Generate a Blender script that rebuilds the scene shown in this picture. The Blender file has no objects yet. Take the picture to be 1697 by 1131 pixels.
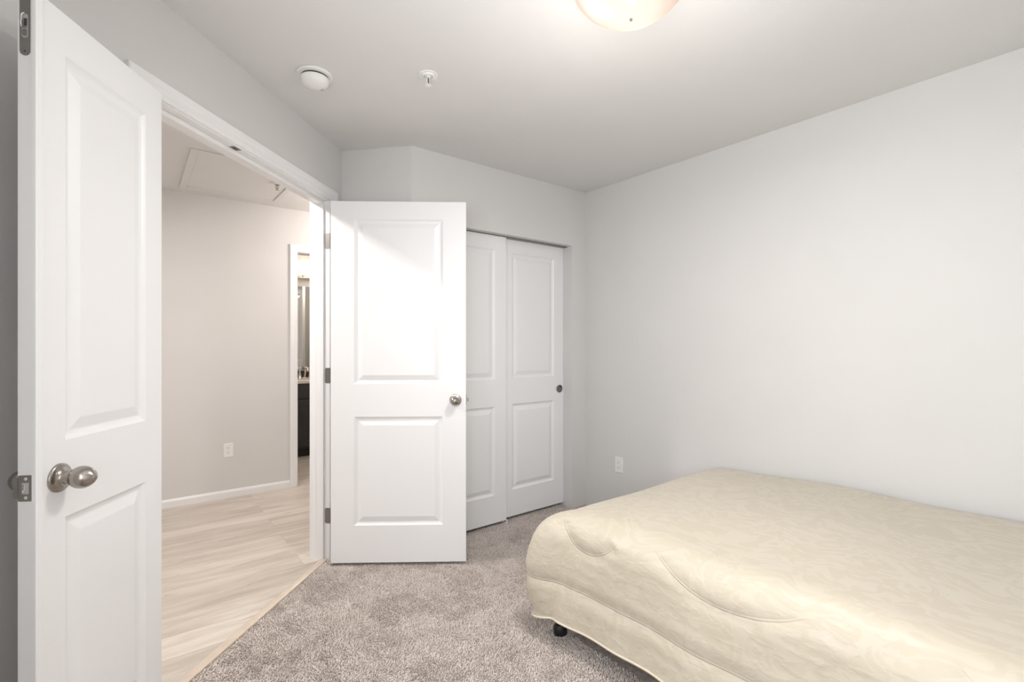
import bpy, bmesh, math, random
import numpy as np
from mathutils import Vector, Matrix
random.seed(4)
rng = np.random.default_rng(7)
sc = bpy.context.scene
col = sc.collection
PI = math.pi

# ------------------------------------------------------------------ camera
CAM_Z = 1.264
TH = math.radians(37.92)
cam_d = bpy.data.cameras.new('camera')
cam = bpy.data.objects.new('camera', cam_d)
col.objects.link(cam)
cam.location = (0, 0, CAM_Z)
cam.rotation_euler = (PI / 2, 0, -TH)
cam_d.sensor_fit = 'HORIZONTAL'
cam_d.sensor_width = 36.0
cam_d.lens = 36.0 * 807.3 / 1697.0
cam_d.shift_y = (569.5 - 565.5) / 1697.0
cam_d.clip_start = 0.02
sc.camera = cam

# ------------------------------------------------------------------ world, light, exposure
sc.view_settings.view_transform = 'Standard'
sc.view_settings.look = 'None'
sc.view_settings.gamma = 1.0
sc.view_settings.use_curve_mapping = False
sc.view_settings.exposure = 0.44
w = bpy.data.worlds.new('daylight')
sc.world = w
w.use_nodes = True
wb = w.node_tree.nodes['Background']
wb.inputs['Color'].default_value = (0.80, 0.90, 1.0, 1)
wb.inputs['Strength'].default_value = 1.6


def area(name, loc, rot, sx, sy, power, color, shape='RECTANGLE', spread=PI):
    l = bpy.data.lights.new(name, 'AREA')
    l.shape = shape
    l.size = sx
    l.size_y = sy
    l.energy = power
    l.color = color
    l.spread = spread
    o = bpy.data.objects.new(name, l)
    o.location = loc
    o.rotation_euler = rot
    col.objects.link(o)
    return o


def point(name, loc, r, power, color):
    l = bpy.data.lights.new(name, 'POINT')
    l.energy = power
    l.color = color
    l.shadow_soft_size = r
    o = bpy.data.objects.new(name, l)
    o.location = loc
    col.objects.link(o)
    return o


# daylight entering by the bedroom window in the left wall (beside the camera)
area('window_daylight', (-0.44, 0.22, 1.45), (math.radians(90), 0, math.radians(-90)), 1.35, 1.3, 37, (0.97, 0.98, 1.0))
# hallway ceiling lamp, just past the door header
area('hall_lamp_light', (0.03, 2.88, 2.40), (0, 0, 0), 0.16, 0.16, 21, (1.0, 0.93, 0.88), 'DISK')
point('hall_ceiling_fill', (1.75, 3.95, 2.20), 0.10, 17, (1.0, 0.89, 0.82))  # added fill light without a fixture, brightens the hallway ceiling
# bathroom vanity lamps
point('vanity_lamp_light', (1.95, 5.70, 2.12), 0.10, 7, (1.0, 0.88, 0.74))

# ------------------------------------------------------------------ materials
MATS = {}


def nodes(name):
    m = bpy.data.materials.new(name)
    m.use_nodes = True
    nt = m.node_tree
    return m, nt, nt.nodes['Principled BSDF']


def link(nt, a, ao, b, bi):
    nt.links.new(a.outputs[ao], b.inputs[bi])


def obj_coords(nt, scale=(1, 1, 1), kind='Object'):
    tc = nt.nodes.new('ShaderNodeTexCoord')
    mp = nt.nodes.new('ShaderNodeMapping')
    mp.inputs['Scale'].default_value = scale
    link(nt, tc, kind, mp, 'Vector')
    return mp


def noise(nt, src, scale, detail=3, rough=0.5, dist=0.0):
    n = nt.nodes.new('ShaderNodeTexNoise')
    n.inputs['Scale'].default_value = scale
    n.inputs['Detail'].default_value = detail
    n.inputs['Roughness'].default_value = rough
    n.inputs['Distortion'].default_value = dist
    link(nt, src, 'Vector', n, 'Vector')
    return n


def ramp(nt, src, out, stops):
    r = nt.nodes.new('ShaderNodeValToRGB')
    el = r.color_ramp.elements
    while len(el) < len(stops):
        el.new(0.5)
    for e, (p, c) in zip(el, stops):
        e.position = p
        e.color = (*c, 1)
    link(nt, src, out, r, 'Fac')
    return r


def bump(nt, b, src, out, strength, dist):
    bp = nt.nodes.new('ShaderNodeBump')
    bp.inputs['Strength'].default_value = strength
    bp.inputs['Distance'].default_value = dist
    link(nt, src, out, bp, 'Height')
    link(nt, bp, 'Normal', b, 'Normal')
    return bp


def plain(name, color, rough, metal=0.0, bscale=None, bstr=0.1, bdist=0.001, var=0.0, vscale=3):
    m, nt, b = nodes(name)
    b.inputs['Base Color'].default_value = (*color, 1)
    b.inputs['Roughness'].default_value = rough
    b.inputs['Metallic'].default_value = metal
    mp = obj_coords(nt)
    if var > 0:
        n = noise(nt, mp, vscale, 3)
        r = ramp(nt, n, 'Fac', [(0.35, tuple(c * (1 - var) for c in color)), (0.65, tuple(min(1, c * (1 + var)) for c in color))])
        link(nt, r, 'Color', b, 'Base Color')
    if bscale:
        n = noise(nt, mp, bscale, 4, 0.6)
        bump(nt, b, n, 'Fac', bstr, bdist)
    return m


M = {}
M['wall'] = plain('greige_wall_paint', (0.695, 0.688, 0.678), 0.75, 0, 160, 0.12, 0.0015, 0.01)
M['ceiling'] = plain('ceiling_paint', (0.75, 0.745, 0.735), 0.85, 0, 130, 0.2, 0.002, 0.01)
M['door'] = plain('white_door_paint', (0.86, 0.865, 0.875), 0.33, 0, 90, 0.04, 0.0008, 0.006)
M['trim'] = plain('white_trim_paint', (0.86, 0.86, 0.865), 0.32, 0, 60, 0.03, 0.0008, 0.006)
M['plastic'] = plain('white_plastic', (0.85, 0.85, 0.84), 0.35, 0, 200, 0.02, 0.0005)
M['slot'] = plain('dark_slot', (0.06, 0.055, 0.05), 0.6, 0, 100, 0.02, 0.0005)
M['counter'] = plain('cream_countertop', (0.80, 0.74, 0.66), 0.25, 0, 40, 0.02, 0.0005, 0.03, 12)
M['cabinet'] = plain('espresso_cabinet', (0.035, 0.032, 0.030), 0.38, 0, 60, 0.05, 0.001, 0.15, 6)
M['black'] = plain('black_metal', (0.02, 0.02, 0.022), 0.45, 0.3, 80, 0.05, 0.001)
M['mattress'] = plain('mattress_fabric', (0.75, 0.74, 0.72), 0.9, 0, 120, 0.2, 0.002)
M['gold'] = plain('pale_oak_threshold', (0.62, 0.53, 0.44), 0.22, 0.0, 40, 0.04, 0.0008, 0.05, 20)
M['vent'] = plain('grey_vent_plastic', (0.45, 0.45, 0.45), 0.5, 0, 100, 0.02, 0.0005)


def metal(name, color, rough, sc_=(1, 1, 60)):
    m, nt, b = nodes(name)
    b.inputs['Base Color'].default_value = (*color, 1)
    b.inputs['Metallic'].default_value = 1.0
    b.inputs['Roughness'].default_value = rough
    mp = obj_coords(nt, sc_)
    n = noise(nt, mp, 25, 3)
    r = ramp(nt, n, 'Fac', [(0.3, (rough * 0.85,) * 3), (0.7, (rough * 1.2,) * 3)])
    link(nt, r, 'Color', b, 'Roughness')
    return m


M['nickel'] = metal('satin_nickel', (0.40, 0.375, 0.34), 0.22, (1, 1, 1))
M['steel'] = metal('brushed_steel', (0.27, 0.26, 0.25), 0.42, (1, 1, 6))
M['chrome'] = metal('polished_chrome', (0.80, 0.78, 0.75), 0.08)

# mirror
m, nt, b = nodes('mirror_glass')
b.inputs['Metallic'].default_value = 1
b.inputs['Base Color'].default_value = (0.88, 0.88, 0.87, 1)
b.inputs['Roughness'].default_value = 0.01
M['mirror'] = m
# window glass
m, nt, b = nodes('window_glass')
for n_ in list(nt.nodes):
    if n_.type == 'BSDF_PRINCIPLED':
        nt.nodes.remove(n_)
tr = nt.nodes.new('ShaderNodeBsdfTransparent')
gl = nt.nodes.new('ShaderNodeBsdfGlossy')
gl.inputs['Roughness'].default_value = 0.02
mx = nt.nodes.new('ShaderNodeMixShader')
mx.inputs[0].default_value = 0.06
nt.links.new(tr.outputs[0], mx.inputs[1])
nt.links.new(gl.outputs[0], mx.inputs[2])
nt.links.new(mx.outputs[0], nt.nodes['Material Output'].inputs[0])
M['glass'] = m


# lamp glass: alabaster glass that glows and lets the bulbs inside shine through
def lamp_glass(name, color, emit):
    m, nt, b = nodes(name)
    nt.nodes.remove(b)
    tl = nt.nodes.new('ShaderNodeBsdfTranslucent')
    tl.inputs['Color'].default_value = (*color, 1)
    df = nt.nodes.new('ShaderNodeBsdfDiffuse')
    df.inputs['Color'].default_value = (0.52, 0.46, 0.42, 1)
    gs = nt.nodes.new('ShaderNodeBsdfGlossy')
    gs.inputs['Roughness'].default_value = 0.12
    em = nt.nodes.new('ShaderNodeEmission')
    em.inputs['Strength'].default_value = emit
    mp = obj_coords(nt)
    n = noise(nt, mp, 7, 3, 0.5, 1.5)
    r = ramp(nt, n, 'Fac', [(0.3, tuple(c * 0.93 for c in color)), (0.7, color)])
    link(nt, r, 'Color', em, 'Color')
    a1 = nt.nodes.new('ShaderNodeMixShader')
    a1.inputs[0].default_value = 0.5
    nt.links.new(tl.outputs[0], a1.inputs[1])
    nt.links.new(df.outputs[0], a1.inputs[2])
    a2 = nt.nodes.new('ShaderNodeMixShader')
    a2.inputs[0].default_value = 0.05
    nt.links.new(a1.outputs[0], a2.inputs[1])
    nt.links.new(gs.outputs[0], a2.inputs[2])
    ad = nt.nodes.new('ShaderNodeAddShader')
    nt.links.new(a2.outputs[0], ad.inputs[0])
    nt.links.new(em.outputs[0], ad.inputs[1])
    nt.links.new(ad.outputs[0], nt.nodes['Material Output'].inputs[0])
    return m


M['alabaster'] = lamp_glass('alabaster_glass', (1.0, 0.87, 0.80), 0.14)
M['frosted'] = lamp_glass('frosted_shade_glass', (1.0, 0.90, 0.74), 1.0)
m, nt, b = nodes('bulb')
b.inputs['Emission Color'].default_value = (1, 0.94, 0.88, 1)
b.inputs['Emission Strength'].default_value = 9
M['bulb'] = m

# carpet base
M['carpet'] = plain('carpet_backing', (0.45, 0.38, 0.34), 0.95, 0, 180, 1.0, 0.006, 0.2, 60)
# carpet pile: colour by tuft attribute
m, nt, b = nodes('carpet_pile')
at = nt.nodes.new('ShaderNodeAttribute')
at.attribute_name = 'tuft'
r = ramp(nt, at, 'Fac', [(0.0, (0.44, 0.365, 0.32)), (0.35, (0.68, 0.595, 0.54)), (1.0, (0.88, 0.80, 0.745))])
link(nt, r, 'Color', b, 'Base Color')
b.inputs['Roughness'].default_value = 0.85
b.inputs['Sheen Weight'].default_value = 0.25
M['pile'] = m

# vinyl planks running along x
m, nt, b = nodes('light_oak_vinyl')
mp = obj_coords(nt)
br = nt.nodes.new('ShaderNodeTexBrick')
br.offset = 0.37
br.inputs['Scale'].default_value = 1
br.inputs['Brick Width'].default_value = 1.22
br.inputs['Row Height'].default_value = 0.182
br.inputs['Mortar Size'].default_value = 0.0009
br.inputs['Mortar Smooth'].default_value = 0.3
br.inputs['Bias'].default_value = 0.0
br.inputs['Color1'].default_value = (0.0, 0.0, 0.0, 1)
br.inputs['Color2'].default_value = (1, 1, 1, 1)
br.inputs['Mortar'].default_value = (0.5, 0.5, 0.5, 1)
link(nt, mp, 'Vector', br, 'Vector')
# per-plank offset for the grain
sep = nt.nodes.new('ShaderNodeVectorMath')
sep.operation = 'SCALE'
sep.inputs['Scale'].default_value = 7.3
link(nt, br, 'Color', sep, 0)
addv = nt.nodes.new('ShaderNodeVectorMath')
addv.operation = 'ADD'
link(nt, mp, 'Vector', addv, 0)
link(nt, sep, 'Vector', addv, 1)
mg = nt.nodes.new('ShaderNodeMapping')
mg.inputs['Scale'].default_value = (0.9, 6.0, 1)
link(nt, addv, 'Vector', mg, 'Vector')
n1 = noise(nt, mg, 2.2, 5, 0.6, 0.6)
rg = ramp(nt, n1, 'Fac', [(0.25, (0.46, 0.405, 0.35)), (0.45, (0.60, 0.54, 0.475)), (0.60, (0.69, 0.63, 0.565)), (0.8, (0.75, 0.695, 0.635))])
mg2 = nt.nodes.new('ShaderNodeMapping')
mg2.inputs['Scale'].default_value = (3, 55, 1)
link(nt, addv, 'Vector', mg2, 'Vector')
n2 = noise(nt, mg2, 3.0, 4, 0.65, 0.3)
rg2 = ramp(nt, n2, 'Fac', [(0.25, (0.90, 0.89, 0.88)), (0.6, (1, 1, 1))])
mul = nt.nodes.new('ShaderNodeMix')
mul.data_type = 'RGBA'
mul.blend_type = 'MULTIPLY'
mul.inputs[0].default_value = 0.9
nt.links.new(rg.outputs[0], mul.inputs[6])
nt.links.new(rg2.outputs[0], mul.inputs[7])
rp = ramp(nt, br, 'Color', [(0.0, (0.86, 0.85, 0.84)), (1.0, (1.06, 1.06, 1.06))])
mul2 = nt.nodes.new('ShaderNodeMix')
mul2.data_type = 'RGBA'
mul2.blend_type = 'MULTIPLY'
mul2.inputs[0].default_value = 1
nt.links.new(mul.outputs[2], mul2.inputs[6])
nt.links.new(rp.outputs[0], mul2.inputs[7])
mg3 = nt.nodes.new('ShaderNodeMapping')
mg3.inputs['Scale'].default_value = (3.2, 15, 1)
link(nt, addv, 'Vector', mg3, 'Vector')
n3 = noise(nt, mg3, 1.6, 3, 0.6, 0.5)
rk = ramp(nt, n3, 'Fac', [(0.66, (1, 1, 1)), (0.76, (0.66, 0.63, 0.60))])
mul3 = nt.nodes.new('ShaderNodeMix')
mul3.data_type = 'RGBA'
mul3.blend_type = 'MULTIPLY'
mul3.inputs[0].default_value = 1
nt.links.new(mul2.outputs[2], mul3.inputs[6])
nt.links.new(rk.outputs[0], mul3.inputs[7])
gap = nt.nodes.new('ShaderNodeMix')
gap.data_type = 'RGBA'
nt.links.new(br.outputs['Fac'], gap.inputs[0])
nt.links.new(mul3.outputs[2], gap.inputs[6])
gap.inputs[7].default_value = (0.30, 0.255, 0.215, 1)
nt.links.new(gap.outputs[2], b.inputs['Base Color'])
b.inputs['Roughness'].default_value = 0.42
bump(nt, b, n2, 'Fac', 0.12, 0.001)
M['vinyl'] = m

# comforter: damask satin
m, nt, b = nodes('cream_damask_satin')
mp = obj_coords(nt, (1, 1, 1), 'UV')
wn = noise(nt, mp, 3.2, 1, 0.5)
wv = nt.nodes.new('ShaderNodeVectorMath')
wv.operation = 'MULTIPLY_ADD'
wv.inputs[1].default_value = (0.32, 0.32, 0)
link(nt, wn, 'Color', wv, 0)
link(nt, mp, 'Vector', wv, 2)
st = nt.nodes.new('ShaderNodeMapping')
st.inputs['Scale'].default_value = (1.5, 0.75, 1)
st.inputs['Rotation'].default_value = (0, 0, 0.5)
link(nt, wv, 'Vector', st, 'Vector')
dn = noise(nt, st, 16, 1.6, 0.42, 1.7)
dr = ramp(nt, dn, 'Fac', [(0.47, (0, 0, 0)), (0.52, (1, 1, 1))])
cm = nt.nodes.new('ShaderNodeMix')
cm.data_type = 'RGBA'
nt.links.new(dr.outputs[0], cm.inputs[0])
cm.inputs[6].default_value = (0.535, 0.482, 0.385, 1)
cm.inputs[7].default_value = (0.562, 0.512, 0.420, 1)
nt.links.new(cm.outputs[2], b.inputs['Base Color'])
rr = ramp(nt, dr, 'Color', [(0, (0.52,) * 3), (1, (0.42,) * 3)])
link(nt, rr, 'Color', b, 'Roughness')
b.inputs['Sheen Weight'].default_value = 0.15
b.inputs['Specular IOR Level'].default_value = 0.5
# fine puckers, stretched
pm = nt.nodes.new('ShaderNodeMapping')
pm.inputs['Scale'].default_value = (1.0, 0.45, 1)
pm.inputs['Rotation'].default_value = (0, 0, -0.35)
link(nt, mp, 'Vector', pm, 'Vector')
pn = noise(nt, pm, 42, 2, 0.5, 0.0)
pr = ramp(nt, pn, 'Fac', [(0.52, (0, 0, 0)), (0.72, (1, 1, 1))])
pa = nt.nodes.new('ShaderNodeAttribute')
pa.attribute_name = 'pucker'
pmul = nt.nodes.new('ShaderNodeMath')
pmul.operation = 'MULTIPLY'
link(nt, pr, 'Color', pmul, 0)
link(nt, pa, 'Fac', pmul, 1)
pbp = bump(nt, b, pmul, 'Value', 0.16, 0.006)
sat = nt.nodes.new('ShaderNodeAttribute')
sat.attribute_name = 'seam'
sab = nt.nodes.new('ShaderNodeMath')
sab.operation = 'ABSOLUTE'
link(nt, sat, 'Fac', sab, 0)
smr = nt.nodes.new('ShaderNodeMapRange')
smr.interpolation_type = 'SMOOTHSTEP'
smr.inputs['From Min'].default_value = 0.0
smr.inputs['From Max'].default_value = 0.0048
smr.inputs['To Min'].default_value = 1.0
smr.inputs['To Max'].default_value = 0.0
link(nt, sab, 'Value', smr, 'Value')
sbp = nt.nodes.new('ShaderNodeBump')
sbp.inputs['Strength'].default_value = 0.6
sbp.inputs['Distance'].default_value = 0.004
stt = nt.nodes.new('ShaderNodeAttribute')
stt.attribute_name = 'stitch'
smm = nt.nodes.new('ShaderNodeMath')
smm.operation = 'MULTIPLY'
link(nt, smr, 'Result', smm, 0)
link(nt, stt, 'Fac', smm, 1)
link(nt, smm, 'Value', sbp, 'Height')
link(nt, pbp, 'Normal', sbp, 'Normal')
link(nt, sbp, 'Normal', b, 'Normal')
M['satin'] = m
M['piping'] = plain('cream_piping', (0.64, 0.58, 0.46), 0.45, 0, 400, 0.3, 0.001)


# ------------------------------------------------------------------ helpers
def tag(o, label=None, cat=None, group=None, kind=None):
    if label: o['label'] = label
    if cat: o['category'] = cat
    if group: o['group'] = group
    if kind: o['kind'] = kind
    return o


def empty(name, loc, rz=0.0):
    o = bpy.data.objects.new(name, None)
    o.empty_display_size = 0.05
    o.location = loc
    o.rotation_euler = (0, 0, rz)
    col.objects.link(o)
    return o


def link_mesh(name, me, mat, parent=None, loc=(0, 0, 0), rz=0.0, smooth=False, rot=None):
    o = bpy.data.objects.new(name, me)
    if mat: me.materials.append(mat)
    o.location = loc
    o.rotation_euler = rot if rot else (0, 0, rz)
    if parent: o.parent = parent
    col.objects.link(o)
    if smooth:
        for p in me.polygons: p.use_smooth = True
    return o


def build(name, bm, mat, parent=None, loc=(0, 0, 0), rz=0.0, smooth=False, bevel=0, rot=None, angle=None):
    bmesh.ops.recalc_face_normals(bm, faces=bm.faces)
    me = bpy.data.meshes.new(name)
    bm.to_mesh(me)
    bm.free()
    if smooth and angle:
        me.set_sharp_from_angle(angle=angle)
    o = link_mesh(name, me, mat, parent, loc, rz, smooth, rot)
    if bevel:
        md = o.modifiers.new('bevel', 'BEVEL')
        md.width = bevel
        md.segments = 2
        md.limit_method = 'ANGLE'
        md.angle_limit = math.radians(50)
        md.harden_normals = False
    return o


def box(bm, x0, x1, y0, y1, z0, z1):
    v = [bm.verts.new(p) for p in [(x0, y0, z0), (x1, y0, z0), (x1, y1, z0), (x0, y1, z0), (x0, y0, z1), (x1, y0, z1), (x1, y1, z1), (x0, y1, z1)]]
    for f in [(0, 3, 2, 1), (4, 5, 6, 7), (0, 1, 5, 4), (1, 2, 6, 5), (2, 3, 7, 6), (3, 0, 4, 7)]:
        bm.faces.new([v[i] for i in f])


def boxes(*bs):
    bm = bmesh.new()
    for b_ in bs: box(bm, *b_)
    return bm


def prism(bm, pts, z0, z1):
    a = [bm.verts.new((x, y, z0)) for x, y in pts]
    c = [bm.verts.new((x, y, z1)) for x, y in pts]
    n = len(pts)
    bm.faces.new(a[::-1])
    bm.faces.new(c)
    for i in range(n):
        bm.faces.new([a[i], a[(i + 1) % n], c[(i + 1) % n], c[i]])


def lathe(bm, prof, n=40, mat=None, cap=True):
    """revolve (r, z) profile about z; mat maps the result"""
    rings = []
    for r, z in prof:
        if r < 1e-6:
            rings.append([bm.verts.new((0, 0, z))])
        else:
            rings.append([bm.verts.new((r * math.cos(2 * PI * i / n), r * math.sin(2 * PI * i / n), z)) for i in range(n)])
    for a, c in zip(rings, rings[1:]):
        for i in range(n):
            j = (i + 1) % n
            if len(a) == 1 and len(c) == 1: continue
            if len(a) == 1: bm.faces.new([a[0], c[i], c[j]])
            elif len(c) == 1: bm.faces.new([a[i], a[j], c[0]])
            else: bm.faces.new([a[i], a[j], c[j], c[i]])
    if cap:
        for rg_ in (rings[0], rings[-1]):
            if len(rg_) > 1: bm.faces.new(rg_)
    if mat is not None:
        vs = [v for r_ in rings for v in r_]
        bmesh.ops.transform(bm, matrix=mat, verts=vs)


def tube(bm, pts, r, n=8, closed=False):
    pts = [Vector(p) for p in pts]
    rings = []
    N = len(pts)
    up = Vector((0, 0, 1))
    for i, p in enumerate(pts):
        if closed: t = pts[(i + 1) % N] - pts[i - 1]
        else: t = pts[min(i + 1, N - 1)] - pts[max(i - 1, 0)]
        t.normalize()
        a = t.cross(up)
        if a.length < 1e-3: a = t.cross(Vector((1, 0, 0)))
        a.normalize()
        c = t.cross(a)
        rings.append([bm.verts.new(p + a * (r * math.cos(2 * PI * k / n)) + c * (r * math.sin(2 * PI * k / n))) for k in range(n)])
    M_ = N if closed else N - 1
    for i in range(M_):
        a, c = rings[i], rings[(i + 1) % N]
        for k in range(n):
            bm.faces.new([a[k], a[(k + 1) % n], c[(k + 1) % n], c[k]])
    if not closed:
        bm.faces.new(rings[0])
        bm.faces.new(rings[-1])


def sweep_profile(bm, prof, p0, p1, wdir, ddir, mitre0=0.0, mitre1=0.0):
    """straight moulding: prof = [(w, d)], w along wdir, d along ddir; ends sheared by mitre*w"""
    p0, p1, wdir, ddir = map(Vector, (p0, p1, wdir, ddir))
    t = (p1 - p0).normalized()
    a = [bm.verts.new(p0 + wdir * w_ + ddir * d_ - t * (mitre0 * w_)) for w_, d_ in prof]
    c = [bm.verts.new(p1 + wdir * w_ + ddir * d_ + t * (mitre1 * w_)) for w_, d_ in prof]
    n = len(prof)
    for i in range(n):
        j = (i + 1) % n
        bm.faces.new([a[i], a[j], c[j], c[i]])
    bm.faces.new(a)
    bm.faces.new(c[::-1])


STICK = [(0.0, 0.0), (0.004, 0.0035), (0.010, 0.0075), (0.017, 0.0095), (0.021, 0.0095), (0.047, 0.0020), (0.050, 0.0015)]


def panel_face(bm, w_, h, y, sgn, stile_l, stile_r, rails):
    """moulded two-panel door face in the plane y; depth goes to -sgn. rails=[(z0,z1),...] panels"""
    xs = [0, stile_l, w_ - stile_r, w_]
    zs = [0]
    for a, b_ in rails: zs += [a, b_]
    zs.append(h)
    cache = {}

    def V(x, z, d=0.0):
        k = (round(x, 5), round(z, 5), round(d, 5))
        if k not in cache: cache[k] = bm.verts.new((x, y - sgn * d, z))
        return cache[k]

    for i in range(3):
        for j in range(len(zs) - 1):
            if i == 1 and j % 2 == 1: continue
            bm.faces.new([V(xs[i], zs[j]), V(xs[i + 1], zs[j]), V(xs[i + 1], zs[j + 1]), V(xs[i], zs[j + 1])])
    for a, b_ in rails:
        prev = None
        for o_, d in STICK:
            x0, x1, z0, z1 = xs[1] + o_, xs[2] - o_, a + o_, b_ - o_
            q = [V(x0, z0, d), V(x1, z0, d), V(x1, z1, d), V(x0, z1, d)]
            if prev:
                for k in range(4):
                    bm.faces.new([prev[k], prev[(k + 1) % 4], q[(k + 1) % 4], q[k]])
            prev = q
        bm.faces.new(prev)


def door_slab(w_, h, t, stile_l, stile_r, rails):
    """x 0..w, y 0..t, z 0..h"""
    bm = bmesh.new()
    panel_face(bm, w_, h, 0.0, -1, stile_l, stile_r, rails)
    panel_face(bm, w_, h, t, 1, stile_l, stile_r, rails)
    xs = [0, stile_l, w_ - stile_r, w_]
    zs = [0]
    for a, b_ in rails: zs += [a, b_]
    zs.append(h)
    for x in (0, w_):
        for za, zb in zip(zs, zs[1:]):
            bm.faces.new([bm.verts.new(p) for p in [(x, 0, za), (x, t, za), (x, t, zb), (x, 0, zb)]])
    for z in (0, h):
        for xa, xb in zip(xs, xs[1:]):
            bm.faces.new([bm.verts.new(p) for p in [(xa, 0, z), (xb, 0, z), (xb, t, z), (xa, t, z)]])
    bmesh.ops.remove_doubles(bm, verts=bm.verts, dist=1e-5)
    return bm


RAILS = [(0.207, 0.820), (1.005, 1.932)]
DH, DT, DZ = 2.032, 0.035, 0.026

# knob pointing to +z of its own frame
ROSE = [(0.0, 0.0), (0.034, 0.0), (0.034, 0.003), (0.0325, 0.0052), (0.0295, 0.0062), (0.0275, 0.0060), (0.0180, 0.0105), (0.0155, 0.0145), (0.0150, 0.0175)]
NECK = [(0.0, 0.012), (0.0155, 0.012), (0.0150, 0.024), (0.0145, 0.033), (0.0, 0.033)]


def egg():
    pr = [(0.0, 0.030), (0.0165, 0.030)]
    for i in range(1, 9):
        f_ = i / 8
        pr.append((0.0180 + 0.0085 * math.sin(f_ * PI / 2), 0.030 + 0.020 * f_ ** 1.15))
    for i in range(1, 20):
        f_ = i / 20
        pr.append((0.0265 * (1 - f_ ** 2.1) ** 0.68, 0.050 + 0.0325 * f_))
    pr.append((0.0, 0.0828))
    return pr


def knob(parent, x, y, z, sgn, button=True):
    """door knob on a slab face; points along local y * sgn"""
    rot = (-PI / 2 * sgn, 0, 0) if sgn > 0 else (PI / 2, 0, 0)
    bm = bmesh.new()
    lathe(bm, egg(), 48)
    k = build('door_knob', bm, M['nickel'], parent, (x, y, z), smooth=True, rot=rot)
    tag(k, 'satin nickel egg-shaped door knob')
    bm = bmesh.new()
    lathe(bm, ROSE + [(0, 0.0175)], 48)
    r_ = build('rose', bm, M['nickel'], k, smooth=True, angle=math.radians(40))
    bm = bmesh.new()
    lathe(bm, NECK, 32)
    build('neck', bm, M['nickel'], k, smooth=True, angle=math.radians(40))
    if button:
        bm = bmesh.new()
        lathe(bm, [(0, 0), (0.0036, 0), (0.0036, 0.0012), (0.002, 0.0016), (0.0, 0.0012)], 16, Matrix.Translation((0.0132, -0.004, 0.021)) @ Matrix.Rotation(PI / 2, 4, 'Y'))
        build('lock_pin', bm, M['slot'], k, smooth=True)
    return k


def rounded_plate(w_, h, t, r, n=6, corners=(1, 1, 1, 1)):
    """plate in xz plane, thickness along -y (0..-t); centred. corners: BL BR TR TL"""
    pts = []
    cs = [(-w_ / 2, -h / 2, PI), (w_ / 2, -h / 2, 1.5 * PI), (w_ / 2, h / 2, 0), (-w_ / 2, h / 2, 0.5 * PI)]
    for (cx, cz, a0), on in zip(cs, corners):
        if not on:
            pts.append((cx, cz))
            continue
        ox = cx + (r if cx < 0 else -r)
        oz = cz + (r if cz < 0 else -r)
        for i in range(n + 1):
            a = a0 + i / n * PI / 2
            pts.append((ox + r * math.cos(a), oz + r * math.sin(a)))
    bm = bmesh.new()
    prism(bm, pts, 0, t)
    bmesh.ops.rotate(bm, verts=bm.verts, matrix=Matrix.Rotation(PI / 2, 3, 'X'))
    return bm


# ------------------------------------------------------------------ room geometry
CEIL = 2.44
O = Vector((1.0096, 2.989))        # far corner of the angled door wall
S2 = math.sqrt(0.5)
XR = 2.794                          # right wall
YC = 2.651                          # closet wall
XL = -0.32                          # left wall
YB = -0.62                          # rear wall
C1 = (1.308, YC)
WT = 0.119                          # angled wall thickness
SR, SL = -0.147, -1.390             # jamb faces in the angled wall frame
HEAD = 2.092
YH = 4.555                          # hall far wall


def ang(s, n=0.0):
    """angled wall frame (s along wall, n to the hall) -> world xy"""
    return (O.x + S2 * s - S2 * n, O.y + S2 * s + S2 * n)


def struct(name, bm, mat, label, loc=(0, 0, 0), rz=0.0, cat=None, **k):
    o = build(name, bm, mat, None, loc, rz, **k)
    tag(o, label, cat, kind='structure')
    return o


# floors
bm = bmesh.new()
a0, a1 = ang(-1.95, 0.02), ang(0.0, 0.02)
prism(bm, [(XL, YB), (XR, YB), (XR, 3.4), (1.30, 3.4), a1, (XL, XL + 2.007)], -0.06, 0.0)
struct('floor', bm, M['carpet'], 'greige carpeted bedroom floor', cat='floor')
bm = bmesh.new()
prism(bm, [(-2.0, -2.0 + 2.007), a0, a1, (1.30, 3.46), (3.1, 3.46), (3.1, 6.4), (-2.0, 6.4)], -0.06, 0.006)
struct('floor_hall', bm, M['vinyl'], 'light oak plank floor of the hallway beyond the door', cat='floor')
# ceiling
struct('ceiling', boxes((-2.0, 3.1, YB - 0.15, 6.4, CEIL, CEIL + 0.08)), M['ceiling'], 'pale greige ceiling', cat='ceiling')
# walls
struct('wall_right', boxes((XR, XR + 0.12, YB - 0.12, 3.42, -0.05, CEIL)), M['wall'], 'long greige wall on the right beside the bed', cat='wall')
WY0, WY1, WZ0, WZ1 = -0.48, 0.92, 0.80, 2.10
struct('wall_left', boxes((XL - 0.12, XL, YB - 0.12, WY0, -0.05, CEIL), (XL - 0.12, XL, WY1, 1.659, -0.05, CEIL), (XL - 0.12, XL, WY0, WY1, -0.05, WZ0), (XL - 0.12, XL, WY0, WY1, WZ1, CEIL)), M['wall'], 'greige window wall left of the camera', cat='wall')
struct('wall_rear', boxes((XL, XR, YB - 0.12, YB, -0.05, CEIL)), M['wall'], 'greige wall behind the camera', cat='wall')
CX0, CX1, CHD = 1.455, 2.644, 2.010
struct('wall_closet', boxes((C1[0], CX0, YC, YC + 0.14, -0.05, CEIL), (CX1, XR, YC, YC + 0.14, -0.05, CEIL), (CX0, CX1, YC, YC + 0.14, CHD, CEIL)), M['wall'], 'greige wall around the sliding closet doors', cat='wall')
bm = bmesh.new()
prism(bm, [(O.x, O.y), C1, (C1[0] + 0.08, C1[1] + 0.14), (O.x + 0.12, O.y + 0.12)], -0.05, CEIL)
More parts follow.
